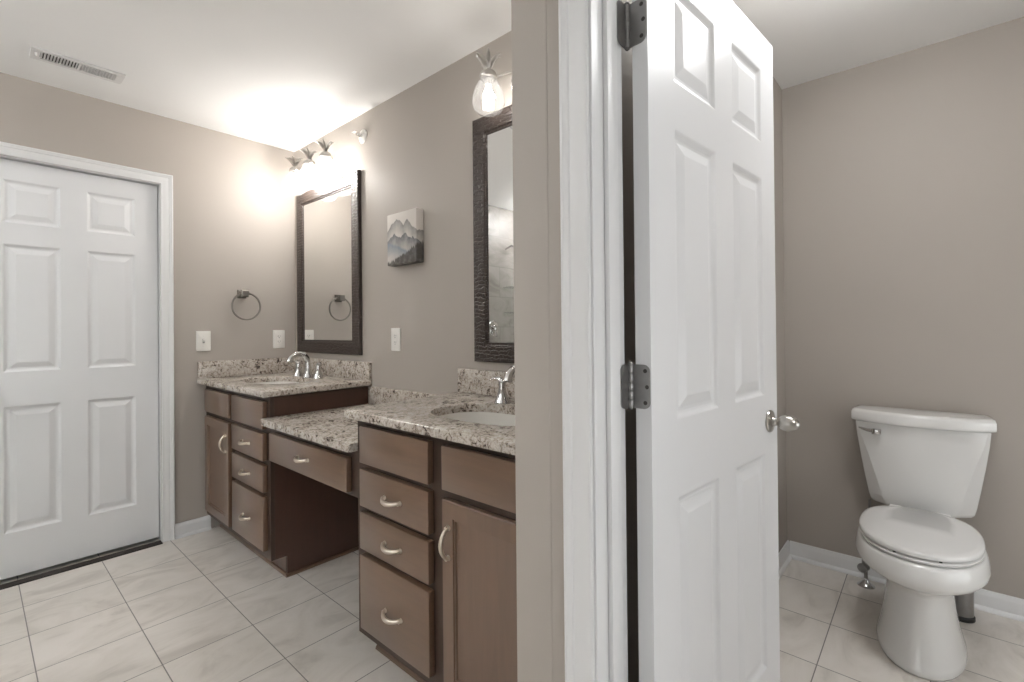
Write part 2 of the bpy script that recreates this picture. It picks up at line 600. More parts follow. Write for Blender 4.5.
# far wall with its door opening (x 0 .. 0.723)
DX0, DX1, DZ = -0.006, 0.723, 2.047
w = MB().box(XL, DX0, YA, YA + 0.11, 0, H).box(DX1, XB + 0.1, YA, YA + 0.11, 0, H).box(DX0, DX1, YA, YA + 0.11, DZ, H)
struct(w.out('wall_far', M['wall']), 'greige far wall with the closed white door and towel ring', 'wall')
struct(MB().box(XB, XB + 0.1, YR, YA, 0, H).out('wall_vanity', M['wall']), 'greige wall behind the vanities holding both mirrors', 'wall')
struct(MB().box(XW, XD, YE, YR, 0, H, 0.003, 2).out('wall_partition', M['wall']), 'greige partition wall between the vanity alcove and the toilet room', 'wall')
w = MB().box(XW, XWB, YJ + 0.019, YE, 0, H).box(XW, XWB, YB, YJ2 - 0.019, 0, H).box(XW, XWB, YJ2 - 0.019, YJ + 0.019, DZ, H)
struct(w.out('wall_doorway', M['wall']), 'greige wall with the doorway into the toilet room', 'wall')
struct(MB().box(XD, XD + 0.1, YT - 0.1, YE + 0.1, 0, H).out('wall_toilet', M['wall']), 'greige wall behind the toilet', 'wall')
struct(MB().box(XWB, XD, YT - 0.1, YT, 0, H).out('wall_side', M['wall']), 'greige side wall of the toilet room beyond the frame', 'wall')
struct(MB().box(XL - 0.1, XL, YB, YA + 0.11, 0, H).out('wall_left', M['wall']), 'greige left wall of the bathroom behind the camera', 'wall')
struct(MB().box(XL, XW, YB - 0.1, YB, 0, H).out('wall_back', M['wall']), 'greige back wall of the bathroom behind the camera', 'wall')

# glowing panels added out of view as fill light, framed like frosted windows
def fill_window(name, a0, a1, z0, z1, face, sgn, key, label, along='x'):
    """added fill panel in a two light frame on a wall; sgn points into the room, along = direction of the wall"""
    def bx(m, p0, p1, f0, f1, q0, q1, bev=0):
        f0, f1 = sorted((f0, f1))
        if along == 'x':
            m.box(p0, p1, f0, f1, q0, q1, bev, 1)
        else:
            m.box(f0, f1, p0, p1, q0, q1, bev, 1)
        return m
    m = MB()
    for q in ((a0 - .07, a0, z0 - .07, z1 + .07), (a1, a1 + .07, z0 - .07, z1 + .07), (a0, a1, z0 - .07, z0), (a0, a1, z1, z1 + .07), ((a0 + a1) / 2 - .02, (a0 + a1) / 2 + .02, z0, z1)):
        bx(m, q[0], q[1], face + sgn * .0005, face + sgn * .028, q[2], q[3], .003)
    w = struct(m.out(name, M['trim'], smooth=True, angle=30), label, 'fill_window')
    bx(MB(), a0 + .001, (a0 + a1) / 2 - .021, face + sgn * .001, face + sgn * .009, z0 + .001, z1 - .001).out('fill_pane', M[key], w)
    bx(MB(), (a0 + a1) / 2 + .021, a1 - .001, face + sgn * .001, face + sgn * .009, z0 + .001, z1 - .001).out('fill_pane', M[key], w)
    return w
fill_window('fill_window_1', -1.2, .6, .22, 1.25, YB, 1, 'aux_back', 'added white framed glowing fill panel in the back wall behind the camera')
fill_window('fill_window_3', -.35, 1.0, .22, 1.25, XL, 1, 'aux_left', 'added white framed glowing fill panel in the left wall beside the camera', 'y')
fill_window('fill_window_2', 1.35, 2.40, .30, 1.10, YT, 1, 'aux_toilet', 'added white framed glowing fill panel in the toilet room side wall beyond the frame')

# --------------------------------------------------- casings, jambs, baseboards
CAS = [(0, 0), (0, .007), (.003, .0095), (.010, .0085), (.018, .0105), (.030, .0125), (.037, .0125), (.040, .0155), (.046, .0165), (.050, .019), (.055, .019), (.0575, .016), (.0575, 0)]
def casing(a0, a1, top, plane, face, sgn):
    """moulded casing round an opening; plane 'y': opening along x at y=face, 'x': along y at x=face; sgn = direction it stands proud"""
    m = MB()
    R = []
    for wv, t in CAS:
        ring = [(a0 - wv, 0.0), (a0 - wv, top + wv), (a1 + wv, top + wv), (a1 + wv, 0.0)]
        R.append([(p[0], face + sgn * t, p[1]) if plane == 'y' else (face + sgn * t, p[0], p[1]) for p in ring])
    m.rings(R, False, False, closed=False)
    for k in (0, 3):
        m.bm.faces.new([m.bm.verts.new(r[k]) for r in R])
    bmesh.ops.remove_doubles(m.bm, verts=m.bm.verts, dist=1e-6)
    return m
t1 = struct(casing(DX0 - .005, DX1 + .001, DZ + .001, 'y', YA - .0005, -1).out('trim_1', M['trim'], smooth=True, angle=28), 'white moulded casing round the closed far door', 'door casing')
j = MB().box(DX1 - .018 + .016, DX1, YA + .001, YA + .109, 0, DZ).box(DX0, DX0 + .002, YA + .001, YA + .109, 0, DZ).box(DX0 + .002, DX1 - .002, YA + .001, YA + .109, DZ - .003, DZ)
j.out('jamb', M['trim'], t1)
t2 = struct(casing(YJ2 - .005, YJ + .005, DZ + .003, 'x', XW - .0005, -1).out('trim_2', M['trim'], smooth=True, angle=28), 'white moulded casing round the toilet room doorway', 'door casing')
j = MB()
j.box(XW, XWB + .002, YJ, YJ + .0185, 0, DZ - .001, .001, 1).box(XW, XWB + .002, YJ2 - .0185, YJ2, 0, DZ - .001, .001, 1).box(XW, XWB + .002, YJ2, YJ, DZ - .019, DZ - .001)
j.out('jamb', M['trim'], t2)
s = MB()
for y0, y1 in ((YJ - .011, YJ - .0003), (YJ2 + .0003, YJ2 + .011)):
    s.box(XW + .040, XWB - .036, y0, y1, 0.001, DZ - .020, .002, 2)
s.out('door_stop', M['trim'], t2, smooth=True)

def base_profile(t=0.013, h=0.083):
    return [(0, 0), (0.024, 0.0), (0.0235, 0.006), (0.021, 0.011), (0.0175, 0.015), (t, 0.0175), (t, h - .022), (t - .001, h - .016), (t - .004, h - .010), (t - .005, h - .004), (t - .0075, h), (0, h)]
def baseboard(name, p0, p1, nrm, label):
    """run of baseboard with shoe moulding from p0 to p1; nrm points into the room"""
    d = Vector((p1[0] - p0[0], p1[1] - p0[1], 0))
    R = []
    for q, p in ((0, p0), (1, p1)):
        R.append([(p[0] + nrm[0] * (a + .0005), p[1] + nrm[1] * (a + .0005), z + .0005) for a, z in base_profile()])
    return struct(MB().rings(R).out(name, M['trim'], smooth=True, angle=30), label, 'baseboard')
baseboard('baseboard_far', (DX1 + .0595, YA), (0.965, YA), (0, -1), 'short white baseboard between the closed door and the vanity')
baseboard('baseboard_toilet', (XD, YE - .0125), (XD, YT + .001), (-1, 0), 'white baseboard along the wall behind the toilet')
baseboard('baseboard_partition', (0.92, YE), (XD - .001, YE), (0, -1), 'white baseboard meeting the toilet wall in the corner behind the open door')
baseboard('baseboard_left', (XL, YB + .03), (XL, 2.40), (1, 0), 'white baseboard on the left wall behind the camera')
baseboard('baseboard_back', (XL + .03, YB), (XW - .03, YB), (0, 1), 'white baseboard on the back wall behind the camera')
struct(MB().prism([(YA - .034, 0.0005), (YA - .028, .005), (YA + .02, .006), (YA + .02, .0005)], 'x', DX0 + .003, DX1 - .003).out('trim_3', M['dark_strip']), 'dark brown threshold strip under the closed door', 'threshold')

# --------------------------------------------------- six panel doors
PANEL = [(0, 0), (.003, -.0015), (.009, -.0065), (.014, -.0085), (.021, -.0085), (.042, -.0022), (.046, -.0012), (.048, -.0012)]
def panel_door(wd, ht, th):
    """moulded six panel leaf: x 0..wd, y 0..th (y=0 is the front), z 0..ht"""
    sc = wd / .711
    xs = [0, .105 * sc, .307 * sc, .408 * sc, .609 * sc, wd]
    zs = [0, .213, .822, .989, 1.610, 1.713, 1.922, ht]
    m = MB()
    for y, sg in ((0.0, 1), (th, -1)):
        for i in range(5):
            for k in range(7):
                a, b, c, d = xs[i], xs[i + 1], zs[k], zs[k + 1]
                if i in (1, 3) and k in (1, 3, 5):
                    R = []
                    for ins, dep in PANEL:
                        yy = y - sg * dep
                        R.append([(a + ins, yy, c + ins), (b - ins, yy, c + ins), (b - ins, yy, d - ins), (a + ins, yy, d - ins)])
                    m.rings(R, False, True)
                else:
                    m.bm.faces.new([m.bm.verts.new(p) for p in [(a, y, c), (b, y, c), (b, y, d), (a, y, d)]])
    for q in [[(0, 0, 0), (0, th, 0), (0, th, ht), (0, 0, ht)], [(wd, 0, 0), (wd, th, 0), (wd, th, ht), (wd, 0, ht)], [(0, 0, 0), (wd, 0, 0), (wd, th, 0), (0, th, 0)], [(0, 0, ht), (wd, 0, ht), (wd, th, ht), (0, th, ht)]]:
        m.bm.faces.new([m.bm.verts.new(p) for p in q])
    bmesh.ops.remove_doubles(m.bm, verts=m.bm.verts, dist=1e-5)
    return m
KNOB = [(.0315, 0), (.0325, .002), (.031, .006), (.022, .009), (.0135, .011), (.0115, .016), (.0110, .021), (.0130, .025), (.0180, .030), (.0215, .037), (.0232, .046), (.0225, .055), (.0195, .064), (.0145, .072), (.008, .077), (0, .079)]
def door_knob(parent, x, y, z, sg):
    kn = MB().lathe(KNOB[:6], (x, y, z), (0, sg, 0), 28).out('knob_rosette', M['nickel'], parent, smooth=True)
    MB().lathe(KNOB[5:], (x, y, z), (0, sg, 0), 28).out('knob', M['nickel'], kn, smooth=True, angle=60)

d1 = thing('door_1', (DX0 + .006, YA + .037, .022), 'closed white six panel door in the far wall', 'door', 'white six panel doors', 'structure')
leaf = panel_door(DX1 - DX0 - .012, 2.018, .035)
bmesh.ops.translate(leaf.bm, verts=leaf.bm.verts, vec=WL[d1])
leaf.out('door_leaf', M['door'], d1, bevel=.0012)
door_knob(d1, DX0 + .066, YA + .037, .94, -1)

d2 = thing('door_2', (0, 0, .012), 'open white six panel door swung into the toilet room', 'door', 'white six panel doors', 'structure')
DW = .711
leaf = panel_door(DW, 2.03, .035)
bmesh.ops.translate(leaf.bm, verts=leaf.bm.verts, vec=WL[d2])
leaf.out('door_leaf', M['door'], d2, bevel=.0012)
door_knob(d2, DW - .064, 0, .922, -1)
MB().box(DW - .0005, DW + .0012, .006, .029, .88, .97, .0005, 1).out('latch_plate', M['nickel'], d2)
PIN = (-.0035, .0445)
JANG = radians(5.5)
for hz in (.27, 1.078, 1.815):
    # leaf let into the door edge (rounded corners on the room side), barrel, and the leaf on the jamb
    h2 = .0445
    hm = MB().prism(round_rect(.0015, .041, hz - h2, hz + h2, [.0145, 0, 0, .0145], 6), 'x', -.0022, -.0002)
    hg = hm.out('hinge', M['steel'], d2, smooth=True, angle=40)
    hb = MB()
    for k in range(5):
        a = hz - .0445 + k * .0178
        hb.lathe([(.0054, 0.0002), (.0056, .0006), (.0056, .0172), (.0054, .0176)], (PIN[0], PIN[1], a), (0, 0, 1), 16)
    hb.lathe([(.0025, 0), (.0058, .001), (.0058, .003), (.003, .006), (0, .0062)], (PIN[0], PIN[1], hz + .0445), (0, 0, 1), 16)
    hb.lathe([(.0025, 0), (.005, .001), (.005, .002), (.0025, .004), (0, .0042)], (PIN[0], PIN[1], hz - .0445), (0, 0, -1), 16)
    hb.out('hinge_barrel', M['steel'], hg, smooth=True)
    # jamb leaf: turned back by the door's own angle so that it lies on the jamb
    jm = MB().prism(round_rect(-.034, 0, hz - h2, hz + h2, [.0145, 0, 0, .0145], 6), 'y', -.0011, .0011)
    for v in jm.bm.verts:
        x, y = v.co.x, v.co.y
        v.co.x = PIN[0] + x * cos(JANG) - y * sin(JANG) - .002
        v.co.y = PIN[1] + .0035 + x * sin(JANG) + y * cos(JANG)
    jm.out('jamb_leaf', M['steel'], hg, smooth=True, angle=40)
    for yy, zz in ((.012, .032), (.008, 0), (.012, -.032)):
        MB().lathe([(.0042, 0), (.0042, .0008), (.002, .0010), (0, .0006)], (-.0022, yy, hz + zz), (-1, 0, 0), 14).out('hinge_screw', M['slot'], hg, smooth=True)
d2.location = (.893, .418, .012)
d2.rotation_euler = (0, 0, -JANG)

# ================================================================== VANITY CABINETS
XF, XFF = .922, .946     # drawer front plane, face frame plane
def pull_h(parent, y, z, x=XF):
    """arched bow pull, horizontal"""
    m = MB()
    L = .0435
    pts, rs = [], []
    for i in range(13):
        t = -1 + 2 * i / 12
        pts.append((x - .006 - .021 * (1 - t * t) ** .75, y + t * L, z + .002 - .006 * (1 - t * t)))
        rs.append(.0060 + .0022 * (1 - abs(t)))
    m.tube(pts, rs, 10)
    for sgn in (-1, 1):
        m.lathe([(.0080, 0), (.0080, .002), (.0062, .004), (.0060, .010), (.0062, .012), (0, .013)], (x, y + sgn * L, z), (-1, 0, 0), 14)
    return m.out('pull', M['pull'], parent, smooth=True, angle=50)
def pull_v(parent, y, z, x=XF):
    m = MB()
    L = .0435
    pts, rs = [], []
    for i in range(13):
        t = -1 + 2 * i / 12
        pts.append((x - .006 - .024 * (1 - t * t) ** .75, y, z + t * L))
        rs.append(.0052 + .0014 * (1 - abs(t)))
    m.tube(pts, rs, 10)
    for sgn in (-1, 1):
        m.lathe([(.0080, 0), (.0080, .002), (.0062, .004), (.0060, .010), (.0062, .012), (0, .013)], (x, y, z + sgn * L), (-1, 0, 0), 14)
    return m.out('pull', M['pull'], parent, smooth=True, angle=50)
def slab(name, parent, y0, y1, z0, z1, mat='wood_h'):
    return MB().box(XF, XFF - .0008, y0, y1, z0, z1, .003, 2).out(name, M[mat], parent, smooth=True, angle=25)
def shaker(parent, y0, y1, z0, z1):
    """cabinet door with a flat recessed panel and a beaded inner edge"""
    m = MB()
    R = []
    for ins, dx in [(0, .0192), (0, .003), (.003, 0), (.048, 0), (.050, .004), (.054, .004), (.0565, .009), (.060, .0095)]:
        R.append([(XF + dx, y0 + ins, z0 + ins), (XF + dx, y1 - ins, z0 + ins), (XF + dx, y1 - ins, z1 - ins), (XF + dx, y0 + ins, z1 - ins)])
    m.rings(R, True, True)
    return m.out('cabinet_door', M['wood'], parent, smooth=True, angle=25)
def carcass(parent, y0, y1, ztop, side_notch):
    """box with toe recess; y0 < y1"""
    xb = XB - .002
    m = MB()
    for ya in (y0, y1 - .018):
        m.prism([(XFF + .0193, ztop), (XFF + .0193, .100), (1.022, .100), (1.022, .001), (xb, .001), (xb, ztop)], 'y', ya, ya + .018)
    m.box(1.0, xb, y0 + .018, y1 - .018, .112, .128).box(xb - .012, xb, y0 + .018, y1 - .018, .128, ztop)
    b = m.out('carcass', M['wood_side_shaded'], parent)
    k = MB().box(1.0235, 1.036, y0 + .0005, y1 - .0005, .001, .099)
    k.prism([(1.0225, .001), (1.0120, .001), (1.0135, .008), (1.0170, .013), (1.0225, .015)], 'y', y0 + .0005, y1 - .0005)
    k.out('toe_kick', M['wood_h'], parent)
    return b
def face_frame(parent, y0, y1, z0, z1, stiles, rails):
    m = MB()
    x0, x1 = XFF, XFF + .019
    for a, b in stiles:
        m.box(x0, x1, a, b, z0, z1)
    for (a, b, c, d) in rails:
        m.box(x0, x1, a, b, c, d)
    return m.out('face_frame', M['wood_frame_shaded'], parent)

ROW = [(.727, .858), (.575, .706), (.424, .554), (.143, .403)]
def vanity(name, y0, y1, ysplit, drawers_left, label, door_gap=.0):
    """ysplit = (door y0, door y1, drawer y0, drawer y1)"""
    dy0, dy1, ry0, ry1 = ysplit
    v = thing(name, (1.2, (y0 + y1) / 2, 0), label, 'vanity cabinet', 'espresso vanity cabinets')
    carcass(v, y0, y1, .8815, True)
    mid = sorted((dy1, ry0)) if dy0 > ry0 else sorted((dy1, ry0))
    lo_stile = (y0, min(dy0, ry0) + .012)
    hi_stile = (max(dy1, ry1) - .012, y1)
    a = (ry1 - .012, dy0 + .012) if dy0 > ry0 else (dy1 - .012, ry0 + .012)
    rails = []
    for (s0, s1) in ((lo_stile[1], a[0]), (a[1], hi_stile[0])):
        rails.append((s0, s1, .845, .8815))
        rails.append((s0, s1, .692, .739))
        rails.append((s0, s1, .1, .155))
    rs = (lo_stile[1], a[0]) if ry0 < dy0 else (a[1], hi_stile[0])
    rails.append((rs[0], rs[1], .545, .585))
    rails.append((rs[0], rs[1], .393, .434))
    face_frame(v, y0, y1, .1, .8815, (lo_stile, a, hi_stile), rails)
    # gaps between the fronts show the shade-darkened frame
    for k, (z0, z1) in enumerate(ROW):
        d = slab('drawer', v, ry0, ry1, z0, z1)
        if k:
            pull_h(d, (ry0 + ry1) / 2 - (.008 if drawers_left else 0), (z0 + z1) / 2 - (.002 if k < 3 else .010))
    slab('false_front', v, dy0, dy1, .727, .857)
    cd = shaker(v, dy0, dy1, .139, .70)
    pull_v(cd, (dy0 + .034) if not drawers_left else (dy1 - .030), .580 if drawers_left else .586)
    return v
FY0, FY1 = 2.372, 3.300
NY0, NY1 = .675, 1.579
vanity('vanity_cabinet', FY0, FY1, (2.861, 3.250, 2.404, 2.812), False, 'dark brown vanity cabinet in the far corner, its plain side panel facing the knee space')
nv = vanity('vanity_cabinet', NY0, NY1, (.702, 1.084, 1.147, 1.531), True, 'dark brown vanity cabinet nearest the doorway wall, with a vertical pull on its panelled door')
nv.location.x -= .009

# low make-up desk bridging the two cabinets
dk = thing('makeup_desk', (1.2, (FY0 + NY1) / 2, .57), 'dark brown make-up desk apron with one wide drawer between the two vanity cabinets', 'desk')
m = MB()
m.box(XFF, XFF + .019, NY1 + .001, NY1 + .07, .578, .755).box(XFF, XFF + .019, FY0 - .055, FY0 - .001, .578, .755)
m.box(XFF, XFF + .019, NY1 + .07, FY0 - .055, .712, .755).box(XFF, XFF + .019, NY1 + .07, FY0 - .055, .578, .604)
m.out('apron_frame', M['wood_frame_shaded'], dk)
m = MB().box(XFF + .02, XB - .05, NY1 + .075, NY1 + .09, .60, .70).box(XFF + .02, XB - .05, FY0 - .075, FY0 - .06, .60, .70).box(XFF + .02, XB - .05, NY1 + .09, FY0 - .075, .60, .61).box(XB - .06, XB - .05, NY1 + .09, FY0 - .075, .61, .70)
m.out('drawer_box', M['wood_side_shaded'], dk)
m = MB().box(XB - .022, XB - .003, NY1 + .002, FY0 - .002, .66, .755)
m.out('back_cleat', M['wood_side_shaded'], dk)
d = slab('drawer', dk, 1.637, 2.327, .593, .722)
pull_h(d, (1.637 + 2.327) / 2, .662)

# quarter-round along the foot of the far cabinet's exposed side
struct(MB().prism([(FY0 - .0005, .0005), (FY0 - .0125, .0005), (FY0 - .0120, .007), (FY0 - .0085, .012), (FY0 - .0005, .014)], 'x', 1.012, XB - .003).out('trim_4', M['wood_h']), 'brown quarter-round moulding along the foot of the far cabinet side', 'moulding')

# ================================================================== COUNTERTOPS
def counter(name, x0, x1, y0, y1, z0, z1, rnd, hole, label, bev=.006, skew=0.0, end=1):
    m = MB()
    poly = round_rect(x0, x1, y0, y1, rnd, 6)
    if not hole:
        m.prism(poly, 'z', z0, z1, bev, 3)
        return tag(m.out(name, M['granite'], smooth=True, angle=30), label, 'countertop', 'granite countertops')
    cx, cy, a, b = hole   # centre, half along x, half along y
    k = 64
    # outer outline resampled by angle from the hole centre
    def outer(t, shrink):
        d = Vector((cos(t), sin(t)))
        best = 9
        pl = [(cx + (px - cx), py) for px, py in poly]
        for i in range(len(pl)):
            p = Vector(pl[i]) - Vector((cx, cy))
            q = Vector(pl[(i + 1) % len(pl)]) - Vector((cx, cy))
            e = q - p
            den = d.x * e.y - d.y * e.x
            if abs(den) < 1e-12:
                continue
            s_ = (p.x * e.y - p.y * e.x) / den
            u_ = (p.x * d.y - p.y * d.x) / den
            if s_ > 0 and -1e-6 <= u_ <= 1 + 1e-6:
                best = min(best, s_)
        return Vector((cx, cy)) + d * best
    ts = [2 * pi * i / k for i in range(k)]
    for px, py in poly:
        ts.append(math.atan2(py - cy, px - cx) % (2 * pi))
    ts = sorted(set(round(t, 5) for t in ts))
    def sup(t, s):
        # soft rounded-oval hole
        e = 2.6
        c_, s_ = abs(cos(t)), abs(sin(t))
        r = ((c_ / (a * s)) ** e + (s_ / (b * s)) ** e) ** (-1 / e)
        return (cx + r * cos(t), cy + r * sin(t))
    R = []
    O = [outer(t, 0) for t in ts]
    def inset(p, d):
        return (min(max(p.x, x0 + d), x1 - d), min(max(p.y, y0 + d), y1 - d))
    R.append([(*sup(t, 1.0), z0) for t in ts])
    R.append([(*sup(t, 1.0), z1 - .004) for t in ts])
    R.append([(*sup(t, 1.006), z1 - .001) for t in ts])
    R.append([(*sup(t, 1.02), z1) for t in ts])
    R.append([(*inset(p, .006), z1) for p in O])
    R.append([(*inset(p, .002), z1 - .002) for p in O])
    R.append([(*inset(p, 0), z1 - .006) for p in O])
    R.append([(*inset(p, 0), z0 + .005) for p in O])
    R.append([(*inset(p, .0015), z0 + .0015) for p in O])
    R.append([(*inset(p, .005), z0) for p in O])
    R.append(R[0])
    m.rings(R, False, False)
    bmesh.ops.remove_doubles(m.bm, verts=m.bm.verts, dist=1e-6)
    for v in m.bm.verts:      # the free end runs slightly out of square
        ye = y1 if end > 0 else y0
        ys = cy + b + .01 if end > 0 else cy - b - .01
        k_ = min(max((v.co.y - ys) / (ye - ys), 0), 1)
        v.co.y += skew * k_ * (v.co.x - x0) / (x1 - x0)
    return tag(m.out(name, M['granite'], smooth=True, angle=30), label, 'countertop', 'granite countertops')

def splash(parent, x0, x1, y0, y1, z0, z1):
    return MB().box(x0, x1, y0, y1, z0, z1, .003, 2).out('backsplash', M['granite'], parent, smooth=True, angle=30)
ZC0, ZC1 = .8865, .9165
SINK_X, FSY, NSY = 1.165, 2.835, 1.113
c1 = counter('countertop', .900, XB - .001, 2.338, YA - .001, ZC0, ZC1, [.012, .002, .002, .002], (SINK_X, FSY, .150, .240), 'speckled beige granite countertop in the far corner with backsplash on two sides', skew=.026, end=-1)
splash(c1, XB - .021, XB - .001, 2.362, YA - .022, ZC1 + .0004, 1.018)
splash(c1, .902, XB - .001, YA - .021, YA - .001, ZC1 + .0004, 1.018)
NDZ = -.004
c2 = counter('countertop', .889, XB - .001, YR + .002, 1.600, ZC0 + NDZ, ZC1 + NDZ, [.002, .002, .002, .014], (SINK_X, NSY, .150, .240), 'speckled beige granite countertop nearest the doorway wall, around the nearer sink', skew=.032, end=1)
splash(c2, XB - .021, XB - .001, YR + .022, 1.629, ZC1 + NDZ + .0004, 1.018)
splash(c2, 1.0, XB - .001, YR + .002, YR + .021, ZC1 + NDZ + .0004, 1.018)
c3 = counter('countertop', .900, XB - .001, NY1 + .001, FY0 - .001, .7565, .787, [.010, .002, .002, .010], None, 'speckled granite top of the lower make-up desk between the cabinets')
splash(c3, XB - .021, XB - .001, NY1 + .002, FY0 - .002, .7875, .8845)

# ================================================================== SINKS AND FAUCETS
def sink(y, label, dz=0.0):
    s_ = thing('sink', (SINK_X, y, .74), label, 'sink', 'white undermount sinks')
    prof = [(1.06, .8862), (1.0, .8860), (.985, .870), (.95, .83), (.88, .79), (.72, .757), (.45, .742), (.14, .738), (.0, .738)]
    prof2 = [(.0, .730), (.45, .732), (.75, .748), (.92, .785), (.99, .83), (1.02, .868), (1.06, .874)]
    R = []
    for s, z in prof + prof2:
        ring = []
        for i in range(56):
            t = 2 * pi * i / 56
            e = 2.6
            r = ((abs(cos(t)) / .152) ** e + (abs(sin(t)) / .242) ** e) ** (-1 / e)
            ring.append((SINK_X + max(s, .003) * r * cos(t), y + max(s, .003) * r * sin(t), z))
        R.append(ring)
    R.append(R[0])
    m = MB().rings(R, False, False)
    bmesh.ops.remove_doubles(m.bm, verts=m.bm.verts, dist=1e-6)
    m.out('basin', M['sinkwhite'], s_, smooth=True, angle=50)
    MB().lathe([(.024, 0), (.024, .0015), (.018, .003), (.012, .002), (0, .0015)], (SINK_X, y, .7385), (0, 0, 1), 24).out('drain', M['chrome'], s_, smooth=True)
    s_.location.z += dz
    return s_
sink(FSY, 'white oval undermount sink in the far corner countertop')
sink(NSY, 'white oval undermount sink in the countertop nearest the doorway wall', NDZ)

def faucet(y, label, dz=0.0):
    x = 1.352
    f = thing('faucet', (x, y, ZC1), label, 'faucet', 'chrome widespread faucets')
    z = ZC1 + .0003
    m = MB().lathe([(.031, 0), (.031, .004), (.028, .008), (.023, .022), (.0185, .040), (.016, .055), (.015, .06)], (x, y, z), (0, 0, 1), 24, cap1=True)
    pts = [(x, y, z + .055), (x, y, z + .078)]
    R_ = .056
    for i in range(1, 13):
        a = radians(180 * i / 12 * .93)
        pts.append((x - R_ + R_ * cos(a), y, z + .088 + R_ * sin(a)))
    m.tube(pts, [.0165, .0160] + [.0158] * 9 + [.0165, .017, .0175], 14)
    m.out('spout', M['chrome'], f, smooth=True, angle=50)
    for sg in (1, -1):
        yy = y + sg * .128
        h = MB().lathe([(.031, 0), (.031, .003), (.0285, .008), (.0215, .025), (.0155, .045), (.0135, .062), (.0150, .075), (.0140, .081), (0, .084)], (x, yy, z), (0, 0, 1), 24).out('handle', M['chrome'], f, smooth=True, angle=50)
        lv = MB().tube([(x + .004, yy - sg * .004, z + .077), (x - .002, yy + sg * .014, z + .092), (x - .008, yy + sg * .034, z + .094), (x - .012, yy + sg * .056, z + .086)], [.0125, .0125, .0105, .0075], 12, flat=[.9, .65, .55, .5])
        lv.out('lever', M['chrome'], h, smooth=True, angle=50)
    f.location.z += dz
    return f
faucet(FSY, 'chrome gooseneck faucet at the far corner sink')
faucet(NSY, 'chrome gooseneck faucet half hidden at the sink nearest the doorway wall', NDZ)

# ================================================================== MIRRORS
def mirror(y0, y1, label):
    z0, z1 = 1.056, 2.120
    mr = thing('wall_mirror', (XB - .012, (y0 + y1) / 2, z0), label, 'mirror', 'dark framed wall mirrors')
    R = []
    x1 = XB - .0015
    for ins, dx in [(.0, 0), (.0, .018), (.005, .0225), (.038, .0245), (.070, .0225), (.075, .018), (.082, .0175), (.084, .012), (.084, .0)]:
        R.append([(x1 - dx, y0 + ins, z0 + ins), (x1 - dx, y1 - ins, z0 + ins), (x1 - dx, y1 - ins, z1 - ins), (x1 - dx, y0 + ins, z1 - ins)])
    R.append(R[0])
    m = MB().rings(R, False, False)
    bmesh.ops.remove_doubles(m.bm, verts=m.bm.verts, dist=1e-6)
    m.out('mirror_frame', M['frame'], mr, smooth=True, angle=25)
    MB().box(x1 - .012, x1 - .006, y0 + .0845, y1 - .0845, z0 + .0845, z1 - .0845).out('mirror_glass', M['mirror'], mr)
    return mr
mirror(2.456, 3.236, 'tall dark framed mirror over the far corner sink, reflecting the towel ring')
mirror(.712, 1.517, 'tall dark framed mirror cut off by the doorway wall, reflecting the tiled shower')

# ================================================================== VANITY LIGHTS
GL = [(.026, .056), (.031, .050), (.042, .034), (.053, .014), (.061, -.008), (.0655, -.030), (.0655, -.048), (.059, -.066), (.045, -.080), (.024, -.088), (.0, -.090)]
def vanity_light(yc, z, gap, bulb_key, label):
    x = XB - .120
    v = thing('vanity_light', (XB - .01, yc, 2.14), label, 'vanity light', 'three globe vanity lights')
    MB().prism(round_rect(yc - .060, yc + .060, 2.16, 2.28, .058, 8), 'x', XB - .022, XB - .001, .004).out('wall_plate', M['nickel'], v, smooth=True)
    for k in (-1, 0, 1):
        y = yc + k * gap
        # curved arm sweeping from the wall plate to the back of the cap
        pts = []
        for i in range(11):
            t = i / 10
            yy = yc + k * (.035 + (gap - .035) * t)
            xx = (XB - .020) + (x + .026 - XB + .020) * (t ** 2.2 if k else t)
            pts.append((xx, yy, 2.222 + .022 * sin(pi * t) - .010 * t))
        MB().tube(pts, .0055, 10).out('arm', M['nickel'], v, smooth=True)
        c = MB().lathe([(.026, -.004), (.034, -.003), (.036, .005), (.033, .010), (.033, .016), (.029, .021), (.014, .025), (.010, .034), (0, .036)], (x, y, z + .058), (0, 0, 1), 28).out('cap', M['nickel'], v, smooth=True)
        for q in range(7):
            a = 2 * pi * q / 7 + .35
            reach = .056 if q % 2 else .046
            hh = .078 if q % 2 else .096
            pts = []
            for i in range(8):
                t = i / 7
                rr = .006 + reach * t ** 1.9
                pts.append((x + rr * cos(a), y + rr * sin(a), z + .080 + hh * (t - .28 * t ** 3.5)))
            MB().tube(pts, [.006, .011, .0142, .0155, .0150, .0125, .008, .0012], 8, flat=.22).out('crown_leaf', M['nickel'], c, smooth=True, angle=50)
        g = MB().lathe(GL, (x, y, z), (0, 0, 1), 56, cap0=False, cap1=False, ripple=lambda r, h, t: r * (1 + .020 * cos(8 * t + h * 85) * cos(8 * t - h * 85))).out('globe', M['globe'], v, smooth=True, angle=60)
        MB().lathe([(.010, .030), (.012, .020), (.017, .010), (.0225, -.003), (.0240, -.013), (.021, -.024), (.014, -.031), (.006, -.034), (0, -.0345)], (x, y, z - .010), (0, 0, 1), 24).out('bulb', M[bulb_key], g, smooth=True, angle=60)
        MB().lathe([(.0135, .0), (.016, .002), (.016, .026), (.0135, .028)], (x, y, z + .026), (0, 0, 1), 20).out('socket', M['nickel'], g, smooth=True)
    return v
vanity_light(2.838, 2.153, .196, 'bulb_far', 'bright vanity light of three pineapple shaped globes above the far corner mirror')
vanity_light(1.113, 2.145, .207, 'bulb_near', 'vanity light of pineapple shaped glass globes above the mirror nearest the doorway wall')

